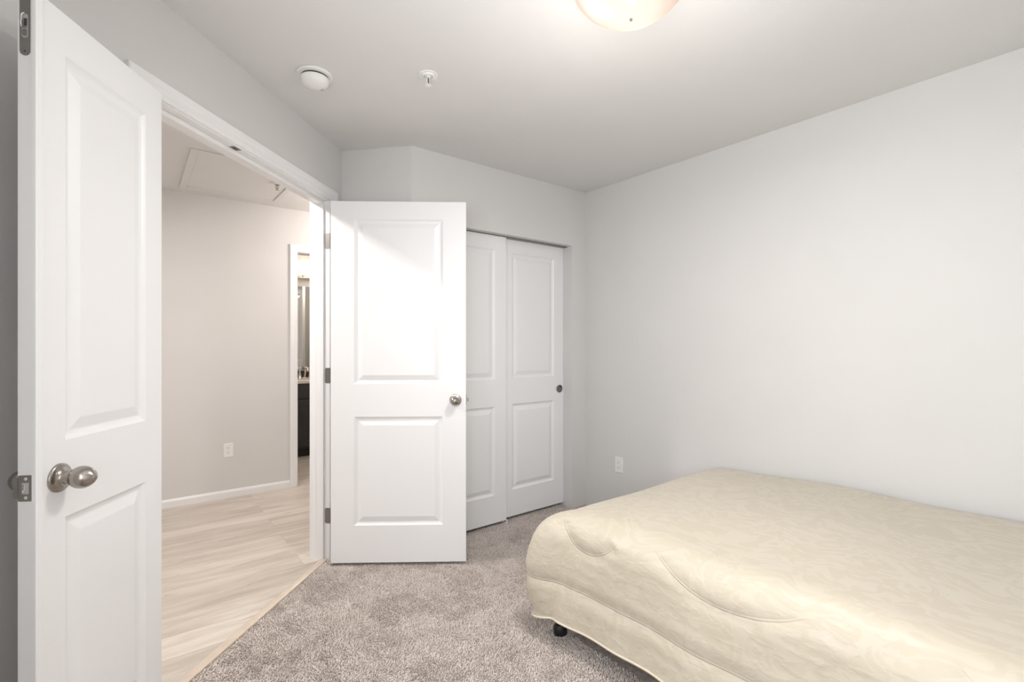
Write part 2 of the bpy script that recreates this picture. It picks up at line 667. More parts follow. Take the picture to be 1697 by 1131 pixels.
struct('wall_return', bm, M['wall'], 'short greige wall between door wall and closet wall', cat='wall')
struct('wall_angled', boxes((-1.885, SL - 0.018, 0, WT, -0.05, CEIL), (SR + 0.018, 0.40, 0, WT, -0.05, CEIL), (SL - 0.018, SR + 0.018, 0, WT, HEAD + 0.018, CEIL)), M['wall'], 'angled greige wall holding the open double door', (O.x, O.y, 0), PI / 4, cat='wall')
struct('wall_closet_back', boxes((1.25, 3.1, 3.40, 3.46, -0.05, CEIL)), M['wall'], 'wall behind the closet', cat='wall')
struct('wall_hall_left', boxes((-1.5, -1.4, 0.4, 4.6, -0.05, CEIL)), M['wall'], 'left end wall of the hallway', cat='wall')
struct('wall_hall_right', boxes((2.9, 3.0, 3.4, 6.4, -0.05, CEIL)), M['wall'], 'right end wall of the hallway', cat='wall')
bm = boxes((-1.5, XL, 0.45, 0.55, -0.05, CEIL))
struct('wall_hall_near', bm, M['wall'], 'near end wall of the hallway', cat='wall')
BX0, BX1, BHD = 1.150, 1.862, 2.067
struct('wall_hall_far', boxes((-1.5, BX0 - 0.018, YH, YH + 0.115, -0.05, CEIL), (BX1 + 0.018, 2.9, YH, YH + 0.115, -0.05, CEIL), (BX0 - 0.018, BX1 + 0.018, YH, YH + 0.115, BHD + 0.018, CEIL)), M['wall'], 'far hallway wall seen through the door', cat='wall')
YV = 6.19
struct('wall_bath_far', boxes((0.6, 2.9, YV, YV + 0.1, -0.05, CEIL)), M['wall'], 'bathroom wall behind the vanity mirror', cat='wall')
struct('wall_bath_left', boxes((0.60, 0.70, YH + 0.115, YV, -0.05, CEIL)), M['wall'], 'left bathroom wall', cat='wall')

# window beside the camera
wx0, wx1, wym = XL - 0.10, XL - 0.05, (WY0 + WY1) / 2
wf = struct('window_1', boxes((wx0, wx1, WY0, WY0 + 0.05, WZ0, WZ1), (wx0, wx1, WY1 - 0.05, WY1, WZ0, WZ1), (wx0, wx1, WY0 + 0.05, WY1 - 0.05, WZ0, WZ0 + 0.05), (wx0, wx1, WY0 + 0.05, WY1 - 0.05, WZ1 - 0.05, WZ1), (wx0, wx1, wym - 0.02, wym + 0.02, WZ0 + 0.05, WZ1 - 0.05)), M['trim'], 'white framed bedroom window beside the camera', cat='window')
build('window_pane', boxes((XL - 0.077, XL - 0.073, WY0 + 0.05, WY1 - 0.05, WZ0 + 0.05, WZ1 - 0.05)), M['glass'], wf)
build('window_sill', boxes((XL - 0.05, XL + 0.02, WY0 - 0.03, WY1 + 0.03, WZ0 - 0.02, WZ0)), M['trim'], wf)

# casing and jamb of the double door (local frame: x = s, y to hall)
CW = 0.061
CPROF = [(0, 0.0), (0, -0.009), (0.004, -0.011), (0.012, -0.011), (0.015, -0.0135), (0.030, -0.0135), (0.038, -0.016), (0.056, -0.018), (0.058, -0.018), (CW, -0.015), (CW, 0.0)]
rv = 0.005


def casing(name, label, sl, sr, hd, y, ysgn, loc, rz, z0=0.0):
    bm = bmesh.new()
    D_ = (0, ysgn, 0)
    pr = [(a, b_) for a, b_ in CPROF]
    sweep_profile(bm, pr, (sr + rv, y, z0), (sr + rv, y, hd + rv), (1, 0, 0), D_, 0, 1)
    sweep_profile(bm, pr, (sl - rv, y, z0), (sl - rv, y, hd + rv), (-1, 0, 0), D_, 0, 1)
    sweep_profile(bm, pr, (sl - rv, y, hd + rv), (sr + rv, y, hd + rv), (0, 0, 1), D_, 1, 1)
    return struct(name, bm, M['trim'], label, loc, rz, cat='trim')


casing('trim_1', 'white casing around the double doorway, bedroom side', SL, SR, HEAD, 0, 1, (O.x, O.y, 0), PI / 4)
casing('trim_2', 'white casing around the double doorway, hallway side', SL, SR, HEAD, WT, -1, (O.x, O.y, 0), PI / 4)
jb = boxes((SR, SR + 0.018, 0, WT, 0, HEAD + 0.018), (SL - 0.018, SL, 0, WT, 0, HEAD + 0.018), (SL, SR, 0, WT, HEAD, HEAD + 0.018))
jm = struct('trim_3', jb, M['trim'], 'white jamb lining the double doorway', (O.x, O.y, 0), PI / 4, cat='trim', bevel=0.001)
ST0, ST1, STT = 0.035, 0.076, 0.011
sb = boxes((SR - STT, SR, ST0, ST1, 0, HEAD), (SL, SL + STT, ST0, ST1, 0, HEAD), (SL + STT, SR - STT, ST0, ST1, HEAD - 0.018, HEAD))
build('door_stop', sb, M['trim'], jm, bevel=0.0015)
# flush bolt strike in the head of the jamb
sx_ = SL + 0.46
bm = boxes((sx_ - 0.014, sx_ + 0.03, 0.008, 0.032, HEAD - 0.0016, HEAD + 0.0001))
sp = build('bolt_strike', bm, M['steel'], jm, bevel=0.0006)
build('bolt_hole', boxes((sx_ - 0.002, sx_ + 0.018, 0.013, 0.027, HEAD - 0.0022, HEAD - 0.0014)), M['slot'], sp)

# bathroom door casing and jamb
casing('trim_4', 'white casing around the bathroom doorway in the far hallway wall', BX0, BX1, BHD, YH, 1, (0, 0, 0), 0)
struct('trim_5', boxes((BX0 - 0.018, BX0, YH, YH + 0.115, 0, BHD + 0.018), (BX1, BX1 + 0.018, YH, YH + 0.115, 0, BHD + 0.018), (BX0, BX1, YH, YH + 0.115, BHD, BHD + 0.018)), M['trim'], 'white jamb of the bathroom doorway', cat='trim')

# bathroom door, swung open into the bathroom; only its mirror image shows
bd_ = build('door_5', door_slab(0.700, DH, DT, 0.115, 0.115, RAILS), M['door'], None, (BX1 - 0.001, YH + 0.122, 0.022), PI / 2, bevel=0.0012)
tag(bd_, 'white bathroom door standing open, seen in the bathroom mirror', 'door', kind='structure')
# baseboards
BP = [(0, 0), (0, -0.012), (0.048, -0.012), (0.056, -0.008), (0.061, -0.006), (0.064, 0.0)]


def baseboard(name, label, p0, p1, inward, z0=0.0):
    bm = bmesh.new()
    sweep_profile(bm, BP, (*p0, z0), (*p1, z0), (0, 0, 1), (-inward[0], -inward[1], 0))
    return struct(name, bm, M['trim'], label, cat='baseboard')


baseboard('baseboard_hall', 'white baseboard along the far hallway wall', (-1.4, YH), (BX0 - rv - CW, YH), (0, -1), 0.006)

# threshold strip between planks and carpet (angled frame)
bm = bmesh.new()
sweep_profile(bm, [(0.012, 0.0), (0.012, -0.0105), (0.016, -0.0125), (0.026, -0.0135), (0.048, -0.0130), (0.054, -0.010), (0.056, -0.006), (0.056, 0.0)], (SL + 0.0005, 0, 0), (SR - 0.0005, 0, 0), (0, 1, 0), (0, 0, -1))
struct('trim_6', bm, M['gold'], 'slim pale wood threshold strip between planks and carpet', (O.x, O.y, 0), PI / 4, cat='threshold')


# ------------------------------------------------------------------ doors of the double doorway
def hinge(parent, x, y, z, rz=0.0, knuckle=True, name='hinge'):
    bm = rounded_plate(0.030, 0.089, 0.0016, 0.0095)
    h_ = build(name, bm, M['steel'], parent, (x, y, z), rz)
    return h_


# active leaf (right): seen hall face, opened about 99 degrees
LW = 0.762
heading = math.radians(126.2)                      # from +Y toward +X
dirx, diry = math.sin(heading), math.cos(heading)
HALLC = Vector((0.8815, 2.7965))                     # hinge-side corner of the hall face
rz = math.atan2(diry, dirx)
# slab local: x from hinge to free edge; y = 0 hall face (toward camera), y = t room face
act = build('door_1', door_slab(LW, 2.045, DT, 0.131, 0.131, [(0.211, 0.826), (1.012, 1.944)]), M['door'], None, (HALLC.x, HALLC.y, 0.023), rz, bevel=0.0012)
tag(act, 'wide white two-panel door leaf standing open in front of the closet', 'door', kind='structure')
knob(act, LW - 0.060, 0, 0.919, -1, button=False)
knob(act, LW - 0.060, DT, 0.919, 1, button=False)
bm = rounded_plate(0.025, 0.057, 0.0012, 0.006)
lp = build('latch_plate', bm, M['steel'], act, (LW + 0.0005, DT / 2, 0.919), PI / 2)
bm = bmesh.new()
prism(bm, [(0, -0.0065), (0.012, -0.0065), (0.013, -0.002), (0.004, 0.0065), (0, 0.0065)], -0.009, 0.009)
build('latch_bolt', bm, M['steel'], lp, (0, 0, 0), -PI / 2, bevel=0.0008)
# hinges of the active leaf: plates in the jamb rabbet, knuckles at the pin
for zc in (0.262, 1.077, 1.860):
    bm = rounded_plate(0.030, 0.089, 0.0016, 0.0095, corners=(1, 0, 0, 1))
    h_ = build('hinge', bm, M['steel'], jm, (SR - 0.0002, 0.015, zc), PI / 2 * 3)
    tag(h_, 'brushed steel hinge')
    bm = bmesh.new()
    for i in range(5):
        z_ = -0.0445 + i * 0.0178
        lathe(bm, [(0, z_ + 0.0004), (0.0062, z_ + 0.0004), (0.0062, z_ + 0.0174), (0, z_ + 0.0174)], 16)
    build('knuckle', bm, M['steel'], h_, (0.0235, 0.003, 0), smooth=True, angle=0.6)

# inactive leaf (left): hall face in view, folded back near the left wall
IW = 0.466
hd2 = math.radians(32.2)
ux, uy = -math.sin(hd2), -math.cos(hd2)            # from hinge to free edge
P2 = Vector((0.0735, 1.908))                       # hinge-side corner of the hall face
# local x axis must run from free edge to hinge so that y=0 (hall face) is toward camera
FREE = Vector((P2.x + ux * IW, P2.y + uy * IW))
rz2 = math.atan2(-uy, -ux)
ina = build('door_2', door_slab(IW, DH, 0.032, 0.088, 0.078, RAILS), M['door'], None, (FREE.x, FREE.y, DZ), rz2, bevel=0.0012)
tag(ina, 'narrow white two-panel door leaf in the left foreground with bolt and strike in its edge', 'door', kind='structure')
IT = 0.032
bm = bmesh.new()
prism(bm, [(-0.004, 0), (-0.004, -0.008), (-0.001, -0.0105), (0.012, -0.0105), (0.016, -0.007), (0.020, -0.0055), (0.022, 0)], 0, DH)
build('astragal', bm, M['door'], ina, (0, 0, 0), 0)
knob(ina, 0.070, 0, 0.919, -1)
kb = knob(ina, 0.060, IT, 0.917, 1, button=False)
kb.scale = (0.92, 0.92, 0.80)
# strike plate on the free edge (plane x=0, facing -x)
bm = rounded_plate(IT - 0.002, 0.058, 0.0014, 0.004)
stp = build('strike_plate', bm, M['steel'], ina, (-0.0002, IT / 2 - 0.001, 0.915), -PI / 2)
bm = bmesh.new()
prism(bm, [(0.0, 0.0), (0.010, 0.0), (0.0125, 0.003), (0.0115, 0.004), (0.0095, 0.0016), (0.0, 0.0014)], -0.024, 0.024)
bmesh.ops.translate(bm, verts=bm.verts, vec=(-IT / 2 + 0.002 - 0.011, -0.0014, 0))
bmesh.ops.scale(bm, verts=bm.verts, vec=(1, -1, 1))
build('strike_lip', boxes((-IT / 2 - 0.009, -IT / 2 + 0.003, -0.0014, 0.0006, -0.0235, 0.0235)), M['steel'], stp, (0, 0, 0), bevel=0.0006)
build('latch_hole', boxes((-0.0065, 0.0075, -0.0019, -0.0013, -0.0125, 0.0125)), M['vent'], stp)
build('hole_tongue', boxes((-0.0055, 0.001, -0.0026, -0.0018, -0.004, 0.009), (-0.0055, -0.002, -0.0026, -0.0018, -0.009, 0.009)), M['chrome'], stp)
for z_ in (-0.021, 0.021):
    bm = bmesh.new()
    lathe(bm, [(0, 0), (0.004, 0), (0.0038, 0.0007), (0.002, 0.0009), (0, 0.0004)], 20, Matrix.Translation((0.001, -0.0014, z_)) @ Matrix.Rotation(PI / 2, 4, 'X'))
    build('screw', bm, M['chrome'], stp, smooth=True)
# flush bolt near the top of the edge
fb_z = 1.932 + 0.0
bm = rounded_plate(0.021, 0.178, 0.0014, 0.0100, corners=(1, 1, 1, 1))
fb = build('flush_bolt', bm, M['steel'], ina, (-0.0002, IT / 2 + 0.000, DH - 0.063), -PI / 2)
bm = rounded_plate(0.0125, 0.054, 0.0010, 0.0060)
wel = build('bolt_well', bm, M['vent'], fb, (0.001, -0.0012, -0.024))
build('bolt_slot', boxes((-0.001, 0.0055, -0.0030, -0.0022, -0.024, -0.008)), M['slot'], fb)
bm = bmesh.new()
pts = [(-0.0040, -0.0035, -0.028), (-0.0040, -0.0050, -0.018), (-0.0040, -0.0052, -0.004), (-0.0030, -0.0045, 0.001), (0.001, -0.0030, 0.004)]
tube(bm, pts, 0.0020, 8)
build('bolt_lever', bm, M['chrome'], fb, smooth=True)
build('lever_bar', boxes((-0.006, 0.0055, -0.0048, -0.0025, -0.0285, -0.026)), M['steel'], fb, bevel=0.0006)
bm = rounded_plate(0.0095, 0.016, 0.0015, 0.0047)
build('lever_thumb', bm, M['steel'], fb, (0.001, -0.0022, -0.039), bevel=0.0006)
bm = bmesh.new()
lathe(bm, [(0, 0), (0.0022, 0), (0.0018, 0.0006), (0, 0.0003)], 16, Matrix.Translation((0, -0.0014, -0.080)) @ Matrix.Rotation(PI / 2, 4, 'X'))
build('screw', bm, M['slot'], fb, smooth=True)

# ------------------------------------------------------------------ sliding closet doors
CD = 0.606
SRAILS = [(0.207, 0.820), (1.005, 1.932)]


def slide(name, x0, y0, label, pull_x):
    d = build(name, door_slab(CD, 2.010, 0.031, 0.100, 0.100, [(0.190, 0.800), (0.985, 1.880)]), M['door'], None, (x0, y0, 0.030), 0, bevel=0.0012)
    tag(d, label, 'closet door', kind='structure')
    bm = bmesh.new()
    lathe(bm, [(0.0, -0.0075), (0.0225, -0.0075), (0.0250, -0.0045), (0.0258, 0.0008), (0.0275, 0.0016), (0.0290, 0.0008), (0.0292, -0.0002)], 40, Matrix.Rotation(PI / 2, 4, 'X'), cap=False)
    # the cup sits in a shallow recess drawn as a raised ring with a dished disc
    for v in bm.verts: v.co.y -= 0.0085
    build('finger_pull', bm, M['steel'], d, (pull_x, 0, 0.886), smooth=True, angle=0.6)
    return d


slide('door_3', CX0, 2.709, 'front sliding closet door partly hidden by the open door leaf', 0.045)
slide('door_4', CX1 - CD - 0.001, 2.743, 'rear sliding closet door with the round finger pull in view', CD - 0.048)
tk = struct('trim_7', boxes((CX0, CX1, 2.700, 2.788, CHD - 0.006, CHD + 0.0)), M['steel'], 'closet door top track', cat='track')
bm = boxes((-0.006, 0.006, -0.012, 0.060, 0.0, 0.010), (-0.005, 0.005, -0.012, -0.004, 0.0, 0.034), (-0.005, 0.005, 0.034, 0.0362, 0.0, 0.034))
gd = build('door_guide', bm, M['plastic'], None, (CX0 + CD - 0.002, 2.709, 0.0), bevel=0.001)
tag(gd, 'small white plastic guide on the carpet where the closet doors overlap', 'door guide')


# ------------------------------------------------------------------ outlets
def outlet(loc, rz, label):
    """faces local -y"""
    o = empty('power_outlet', loc, rz)
    tag(o, label, 'outlet', 'duplex wall outlets')
    bm = bmesh.new()
    pts = [(0.070, 0.114, 0.0), (0.070, 0.114, 0.002), (0.064, 0.108, 0.0052)]
    prev = None
    for w_, h, d in pts:
        q = [bm.verts.new((sx * w_ / 2, -d, sz * h / 2)) for sx, sz in ((-1, -1), (1, -1), (1, 1), (-1, 1))]
        if prev:
            for k in range(4): bm.faces.new([prev[k], prev[(k + 1) % 4], q[(k + 1) % 4], q[k]])
        prev = q
    bm.faces.new(prev)
    pl = build('cover_plate', bm, M['plastic'], o)
    for z in (-0.0195, 0.0195):
        bm = rounded_plate(0.033, 0.028, 0.0012, 0.010)
        r_ = build('receptacle', bm, M['plastic'], o, (0, -0.0052, z))
        build('slots', boxes((-0.0075, -0.0050, -0.0016, -0.0011, 0.0005, 0.0085), (0.0050, 0.0072, -0.0016, -0.0011, 0.0015, 0.0080), (-0.0022, 0.0022, -0.0016, -0.0011, -0.0090, -0.0045)), M['slot'], r_)
    return o


outlet((0.616, YH, 0.392), 0, 'white duplex outlet low on the far hallway wall')
outlet((XR, 2.318, 0.379), -PI / 2, 'white duplex outlet low on the bedroom wall past the foot of the bed')

# ------------------------------------------------------------------ attic hatch in hall ceiling
hx0, hx1, hy0, hy1 = 0.320, 0.915, 3.54, 4.36
ht = empty('attic_hatch', ((hx0 + hx1) / 2, (hy0 + hy1) / 2, CEIL))
tag(ht, 'framed attic access hatch in the hallway ceiling', 'hatch')
hw_, hh_ = (hx1 - hx0) / 2, (hy1 - hy0) / 2
build('hatch_panel', boxes((-hw_ + 0.003, hw_ - 0.003, -hh_ + 0.003, hh_ - 0.003, -0.002, 0.0)), M['ceiling'], ht)
bm = bmesh.new()
q = 0.045
for b_ in ((-hw_ - q, -hw_, -hh_ - q, hh_ + q, -0.006, 0), (hw_, hw_ + q, -hh_ - q, hh_ + q, -0.006, 0), (-hw_, hw_, -hh_ - q, -hh_, -0.006, 0), (-hw_, hw_, hh_, hh_ + q, -0.006, 0)): box(bm, *b_)
build('hatch_frame', bm, M['ceiling'], ht, bevel=0.002)


# ------------------------------------------------------------------ smoke detector and sprinklers
sd = empty('smoke_detector', (0.629, 2.208, CEIL), 0)
tag(sd, 'round white smoke detector on the bedroom ceiling', 'smoke detector')
bm = bmesh.new()
lathe(bm, [(0, 0), (0.072, 0), (0.074, -0.003), (0.072, -0.009), (0.060, -0.0115), (0, -0.0115)], 64)
build('base_ring', bm, M['plastic'], sd, smooth=True, angle=0.6)
bm = bmesh.new()
lathe(bm, [(0.0, -0.0115), (0.0550, -0.0115), (0.0550, -0.0190), (0.0, -0.0190)], 64)
build('vent_gap', bm, M['slot'], sd, smooth=True, angle=0.6)
bm = bmesh.new()
lathe(bm, [(0.0, -0.0185), (0.0575, -0.0185), (0.0590, -0.0205), (0.0575, -0.031), (0.052, -0.043), (0.042, -0.0515), (0.024, -0.0560), (0, -0.0575)], 64)
build('cover', bm, M['plastic'], sd, smooth=True, angle=0.7)
bm = bmesh.new()
lathe(bm, [(0, 0), (0.0085, 0), (0.0080, -0.0016), (0, -0.0020)], 24)
build('test_button', bm, M['vent'], sd, (0.030, 0.006, -0.0538), smooth=True)


def sprinkler(loc, label, hm='plastic'):
    s = empty('fire_sprinkler', loc, 0.3)
    tag(s, label, 'sprinkler', 'ceiling fire sprinklers')
    bm = bmesh.new()
    lathe(bm, [(0.020, -0.001), (0.026, -0.001), (0.033, 0.0), (0.041, 0.0), (0.0425, -0.003), (0.039, -0.0055), (0.029, -0.0045), (0.026, -0.010), (0.021, -0.010), (0.020, -0.001)], 48, cap=False)
    build('escutcheon', bm, M['plastic'], s, smooth=True, angle=0.7)
    bm = bmesh.new()
    lathe(bm, [(0, 0), (0.020, 0), (0.020, -0.004), (0.011, -0.006), (0.0105, -0.016), (0, -0.016)], 32)
    build('head_body', bm, M[hm], s, smooth=True, angle=0.7)
    bm = bmesh.new()
    for sg in (-1, 1):
        tube(bm, [(sg * 0.010, 0, -0.015), (sg * 0.0115, 0, -0.022), (sg * 0.009, 0, -0.034), (sg * 0.003, 0, -0.042), (0, 0, -0.044)], 0.0021, 8)
    build('yoke_arms', bm, M[hm], s, smooth=True)
    bm = bmesh.new()
    lathe(bm, [(0, -0.016), (0.0022, -0.016), (0.0022, -0.040), (0, -0.040)], 12)
    build('glass_link', bm, M['slot'], s, smooth=True, angle=0.6)
    bm = bmesh.new()
    lathe(bm, [(0, -0.043), (0.004, -0.043), (0.013, -0.046), (0.0135, -0.0475), (0.004, -0.0480), (0, -0.0500)], 24)
    build('deflector', bm, M[hm], s, smooth=True, angle=0.7)
    return s


sprinkler((1.021, 1.906, CEIL), 'white fire sprinkler on the bedroom ceiling near the smoke detector')
sprinkler((0.838, 3.885, CEIL - 0.002), 'fire sprinkler with metal head on the hallway ceiling seen through the door', 'nickel')

# ------------------------------------------------------------------ ceiling dome light
LX, LY = 1.245, 0.985
cl = empty('ceiling_light', (LX, LY, CEIL), 0)
tag(cl, 'glowing alabaster dome light flush on the bedroom ceiling', 'ceiling light')
RD = 0.178
bm = bmesh.new()
lathe(bm, [(0, 0), (0.172, 0), (0.184, -0.004), (0.186, -0.026), (0.172, -0.034), (0.0, -0.034)], 72)
build('ceiling_pan', bm, M['steel'], cl, smooth=True, angle=0.6)
bm = bmesh.new()
pr = []
for i in range(17):
    a = i / 16 * math.radians(58)
    Rr = RD / math.sin(math.radians(58))
    pr.append((Rr * math.sin(a), -0.050 - (Rr * math.cos(a) - Rr * math.cos(math.radians(58)))))
inner = [(max(r_ - 0.003, 0), z_ + 0.004) for r_, z_ in pr[::-1]]
lathe(bm, pr + [(RD + 0.001, -0.048), (RD - 0.003, -0.046)] + inner, 96, cap=False)
dome = build('glass_shade', bm, M['alabaster'], cl, smooth=True, angle=0.8)
bm = bmesh.new()
zb = -0.050 - (Rr - Rr * math.cos(math.radians(58)))
lathe(bm, [(0, zb + 0.004), (0.004, zb + 0.002), (0.0045, zb - 0.003), (0.003, zb - 0.006), (0, zb - 0.007)], 24)
build('finial', bm, M['steel'], cl, smooth=True, angle=0.7)
for k, (dx, dy) in enumerate(((-0.075, 0.06), (0.085, 0.035))):
    bm = bmesh.new()
    bmesh.ops.create_uvsphere(bm, u_segments=20, v_segments=12, radius=0.024)
    build('light_bulb', bm, M['bulb'], cl, (dx, dy, -0.075), smooth=True)
# the lamp's own light on the room, plus an added ceiling fill
area('ceiling_lamp_light', (LX, LY, CEIL + zb - 0.02), (0, 0, 0), 0.30, 0.30, 11.5, (1.0, 0.96, 0.92), 'DISK')
l_up = point('bedroom_ceiling_fill', (LX, LY, CEIL + zb - 0.36), 0.06, 6.5, (1.0, 0.96, 0.92))  # unseen fill added in mid-air under the dome to brighten the ceiling

# ------------------------------------------------------------------ bathroom vanity
vx0, vx1, vy0 = 1.36, 2.60, 5.640
vn = empty('bathroom_vanity', ((vx0 + vx1) / 2, (vy0 + YV) / 2, 0.006))
tag(vn, 'dark bathroom vanity cabinet with cream countertop seen through two doorways', 'vanity')
cx, cy = (vx0 + vx1) / 2, (vy0 + YV) / 2
hwv, hdv = (vx1 - vx0) / 2, (YV - vy0) / 2 - 0.004
build('toe_kick', boxes((-hwv, hwv, -hdv + 0.07, hdv, 0, 0.10)), M['black'], vn)
build('cabinet_body', boxes((-hwv, hwv, -hdv, hdv, 0.10, 0.815)), M['cabinet'], vn)
build('countertop', boxes((-hwv - 0.01, hwv + 0.01, -hdv - 0.022, hdv, 0.815, 0.852)), M['counter'], vn, bevel=0.006)
build('backsplash', boxes((-hwv, hwv, hdv - 0.02, hdv, 0.852, 0.93)), M['cabinet'], vn, bevel=0.002)
for i in range(3):
    xa = -hwv + 0.015 + i * (2 * hwv - 0.03) / 3
    xb = xa + (2 * hwv - 0.03) / 3 - 0.01
    build('drawer_front', boxes((xa, xb, -hdv - 0.018, -hdv, 0.655, 0.800)), M['cabinet'], vn, bevel=0.003)
    dbm = boxes((xa, xa + 0.055, -hdv - 0.018, -hdv, 0.125, 0.635), (xb - 0.055, xb, -hdv - 0.018, -hdv, 0.125, 0.635), (xa + 0.055, xb - 0.055, -hdv - 0.018, -hdv, 0.125, 0.18), (xa + 0.055, xb - 0.055, -hdv - 0.018, -hdv, 0.58, 0.635), (xa + 0.055, xb - 0.055, -hdv - 0.008, -hdv, 0.18, 0.58))
    build('cabinet_door', dbm, M['cabinet'], vn, bevel=0.002)
# faucet
fc = empty('widespread_faucet', (1.603, YV - 0.16, 0.853))
tag(fc, 'chrome widespread faucet with two handles on the cream countertop', 'faucet')
for dx in (-0.056, 0.056):
    bm = bmesh.new()
    lathe(bm, [(0, 0), (0.025, 0), (0.025, 0.006), (0.021, 0.012), (0.011, 0.092), (0.015, 0.104), (0.018, 0.118), (0.012, 0.130), (0, 0.133)], 24)
    h_ = build('handle', bm, M['chrome'], fc, (dx, 0, 0), smooth=True, angle=0.7)
    bm = bmesh.new()
    tube(bm, [(-0.004, 0, 0.118), (0.04 * (1 if dx > 0 else -1), -0.004, 0.124)], 0.007, 10)
    build('lever', bm, M['chrome'], h_, smooth=True)
bm = bmesh.new()
tube(bm, [(0, 0, 0), (0, 0, 0.06), (0, -0.012, 0.105), (0, -0.045, 0.128), (0, -0.09, 0.122), (0, -0.118, 0.100), (0, -0.122, 0.088)], 0.013, 14)
lathe(bm, [(0, 0), (0.027, 0), (0.027, 0.006), (0.018, 0.014), (0, 0.014)], 24)
build('spout', bm, M['chrome'], fc, smooth=True)
# mirror
mr = empty('wall_mirror', (1.98, YV - 0.004, 0.95))
tag(mr, 'frameless bathroom mirror above the vanity', 'mirror')
build('mirror_glass', boxes((-0.62, 0.62, -0.004, 0.0, 0.0, 1.00)), M['mirror'], mr)
# vanity light
vl = empty('vanity_light', (1.885, YV, 2.035))
tag(vl, 'bathroom wall light with frosted glass shades on a chrome bar above the mirror', 'wall light')
build('bar', boxes((-0.42, 0.42, -0.075, -0.045, -0.015, 0.015)), M['chrome'], vl, bevel=0.003)
build('wall_plate', boxes((-0.10, 0.10, -0.045, 0.0, -0.05, 0.05)), M['chrome'], vl, bevel=0.003)
for dx in (-0.275, 0.0, 0.275):
    bm = bmesh.new()
    lathe(bm, [(0, 0.028), (0.010, 0.028), (0.010, 0.045), (0.022, 0.055), (0, 0.055)], 20)
    build('shade_holder', bm, M['nickel'], vl, (dx, -0.060, -0.012), smooth=True, angle=0.7)
    bm = bmesh.new()
    lathe(bm, [(0.016, 0.050), (0.050, 0.058), (0.056, 0.070), (0.058, 0.225), (0.055, 0.225), (0.053, 0.072), (0.016, 0.054)], 36, cap=False)
    build('glass_shade', bm, M['frosted'], vl, (dx, -0.060, -0.008), smooth=True, angle=0.8)

# ------------------------------------------------------------------ bed
BX_0, BX_1, BY_1, BY_0 = 1.435, 2.770, 1.545, -0.355
bed = empty('bed', ((BX_0 + BX_1) / 2, (BY_0 + BY_1) / 2, 0))
tag(bed, 'low bed on a black metal frame against the right wall', 'bed')
bx, by = (BX_1 - BX_0) / 2, (BY_1 - BY_0) / 2


def rbox(w_, d_, z0, z1, r):
    bm = bmesh.new()
    pts = []
    for (sx, sy, a0) in ((1, 1, 0), (-1, 1, PI / 2), (-1, -1, PI), (1, -1, 1.5 * PI)):
        for i in range(7):
            a = a0 + i / 6 * PI / 2
            pts.append((sx * (w_ - r) + r * math.cos(a), sy * (d_ - r) + r * math.sin(a)))
    prism(bm, pts, z0, z1)
    return bm


build('mattress', rbox(bx - 0.03, by - 0.03, 0.345, 0.500, 0.12), M['mattress'], bed, bevel=0.05)
build('box_spring', rbox(bx - 0.01, by - 0.01, 0.165, 0.343, 0.06), M['mattress'], bed, bevel=0.01)
build('metal_frame', boxes((-bx + 0.02, -bx + 0.055, -by + 0.03, by - 0.10, 0.15, 0.164), (bx - 0.055, bx - 0.02, -by + 0.03, by - 0.10, 0.15, 0.164), (-bx + 0.055, bx - 0.055, by - 0.28, by - 0.245, 0.15, 0.164), (-bx + 0.055, bx - 0.055, -by + 0.2, -by + 0.235, 0.15, 0.164), (-0.02, 0.02, -by + 0.03, by - 0.1, 0.15, 0.1635)), M['black'], bed)
for (sx, sy) in ((-1, 1), (1, 1), (-1, -1), (1, -1)):
    lx, ly = sx * (bx - 0.030), sy * (by - 0.16) + (0.155 if sy > 0 else 0)
    bm = bmesh.new()
    lathe(bm, [(0, 0.045), (0.017, 0.045), (0.017, 0.15), (0, 0.15)], 20)
    lg = build('leg', bm, M['black'], bed, (lx, ly, 0), smooth=True, angle=0.6)
    bm = bmesh.new()
    lathe(bm, [(0, 0.0), (0.025, 0.0), (0.029, 0.006), (0.029, 0.035), (0.023, 0.046), (0, 0.046)], 28)
    build('glide', bm, M['black'], lg, smooth=True, angle=0.7)

# comforter ---------------------------------------------------------
ZT = 0.566
IX0, IX1, IY1 = 1.560, 2.700, 1.455       # inner (flat) rectangle edges
DMAX = 0.530                               # cloth length from flat edge to hem
RR = 0.135


def profile(d):
    """horizontal run and drop for cloth distance d past the flat edge"""
    L = RR * PI / 2
    dd = np.clip(d, 0, L)
    a = dd / RR
    h = RR * np.sin(a)
    v = RR * (1 - np.cos(a))
    e = np.clip(d - L, 0, None)
    h = h + e * 0.10
    v = v + e * 0.985
    return h, v


nu, nv = 500, 640
# u: 0 at left hem -> 1 at right ; v: 0 at rear -> 1 at foot hem
ax = np.linspace(-DMAX, (IX1 - IX0) + 0.30, nu)       # cloth coordinate across, 0 at IX0
ay = np.linspace(-0.40 - IY1, DMAX, nv)               # cloth coordinate along, 0 at IY1
A, B = np.meshgrid(ax, ay, indexing='ij')
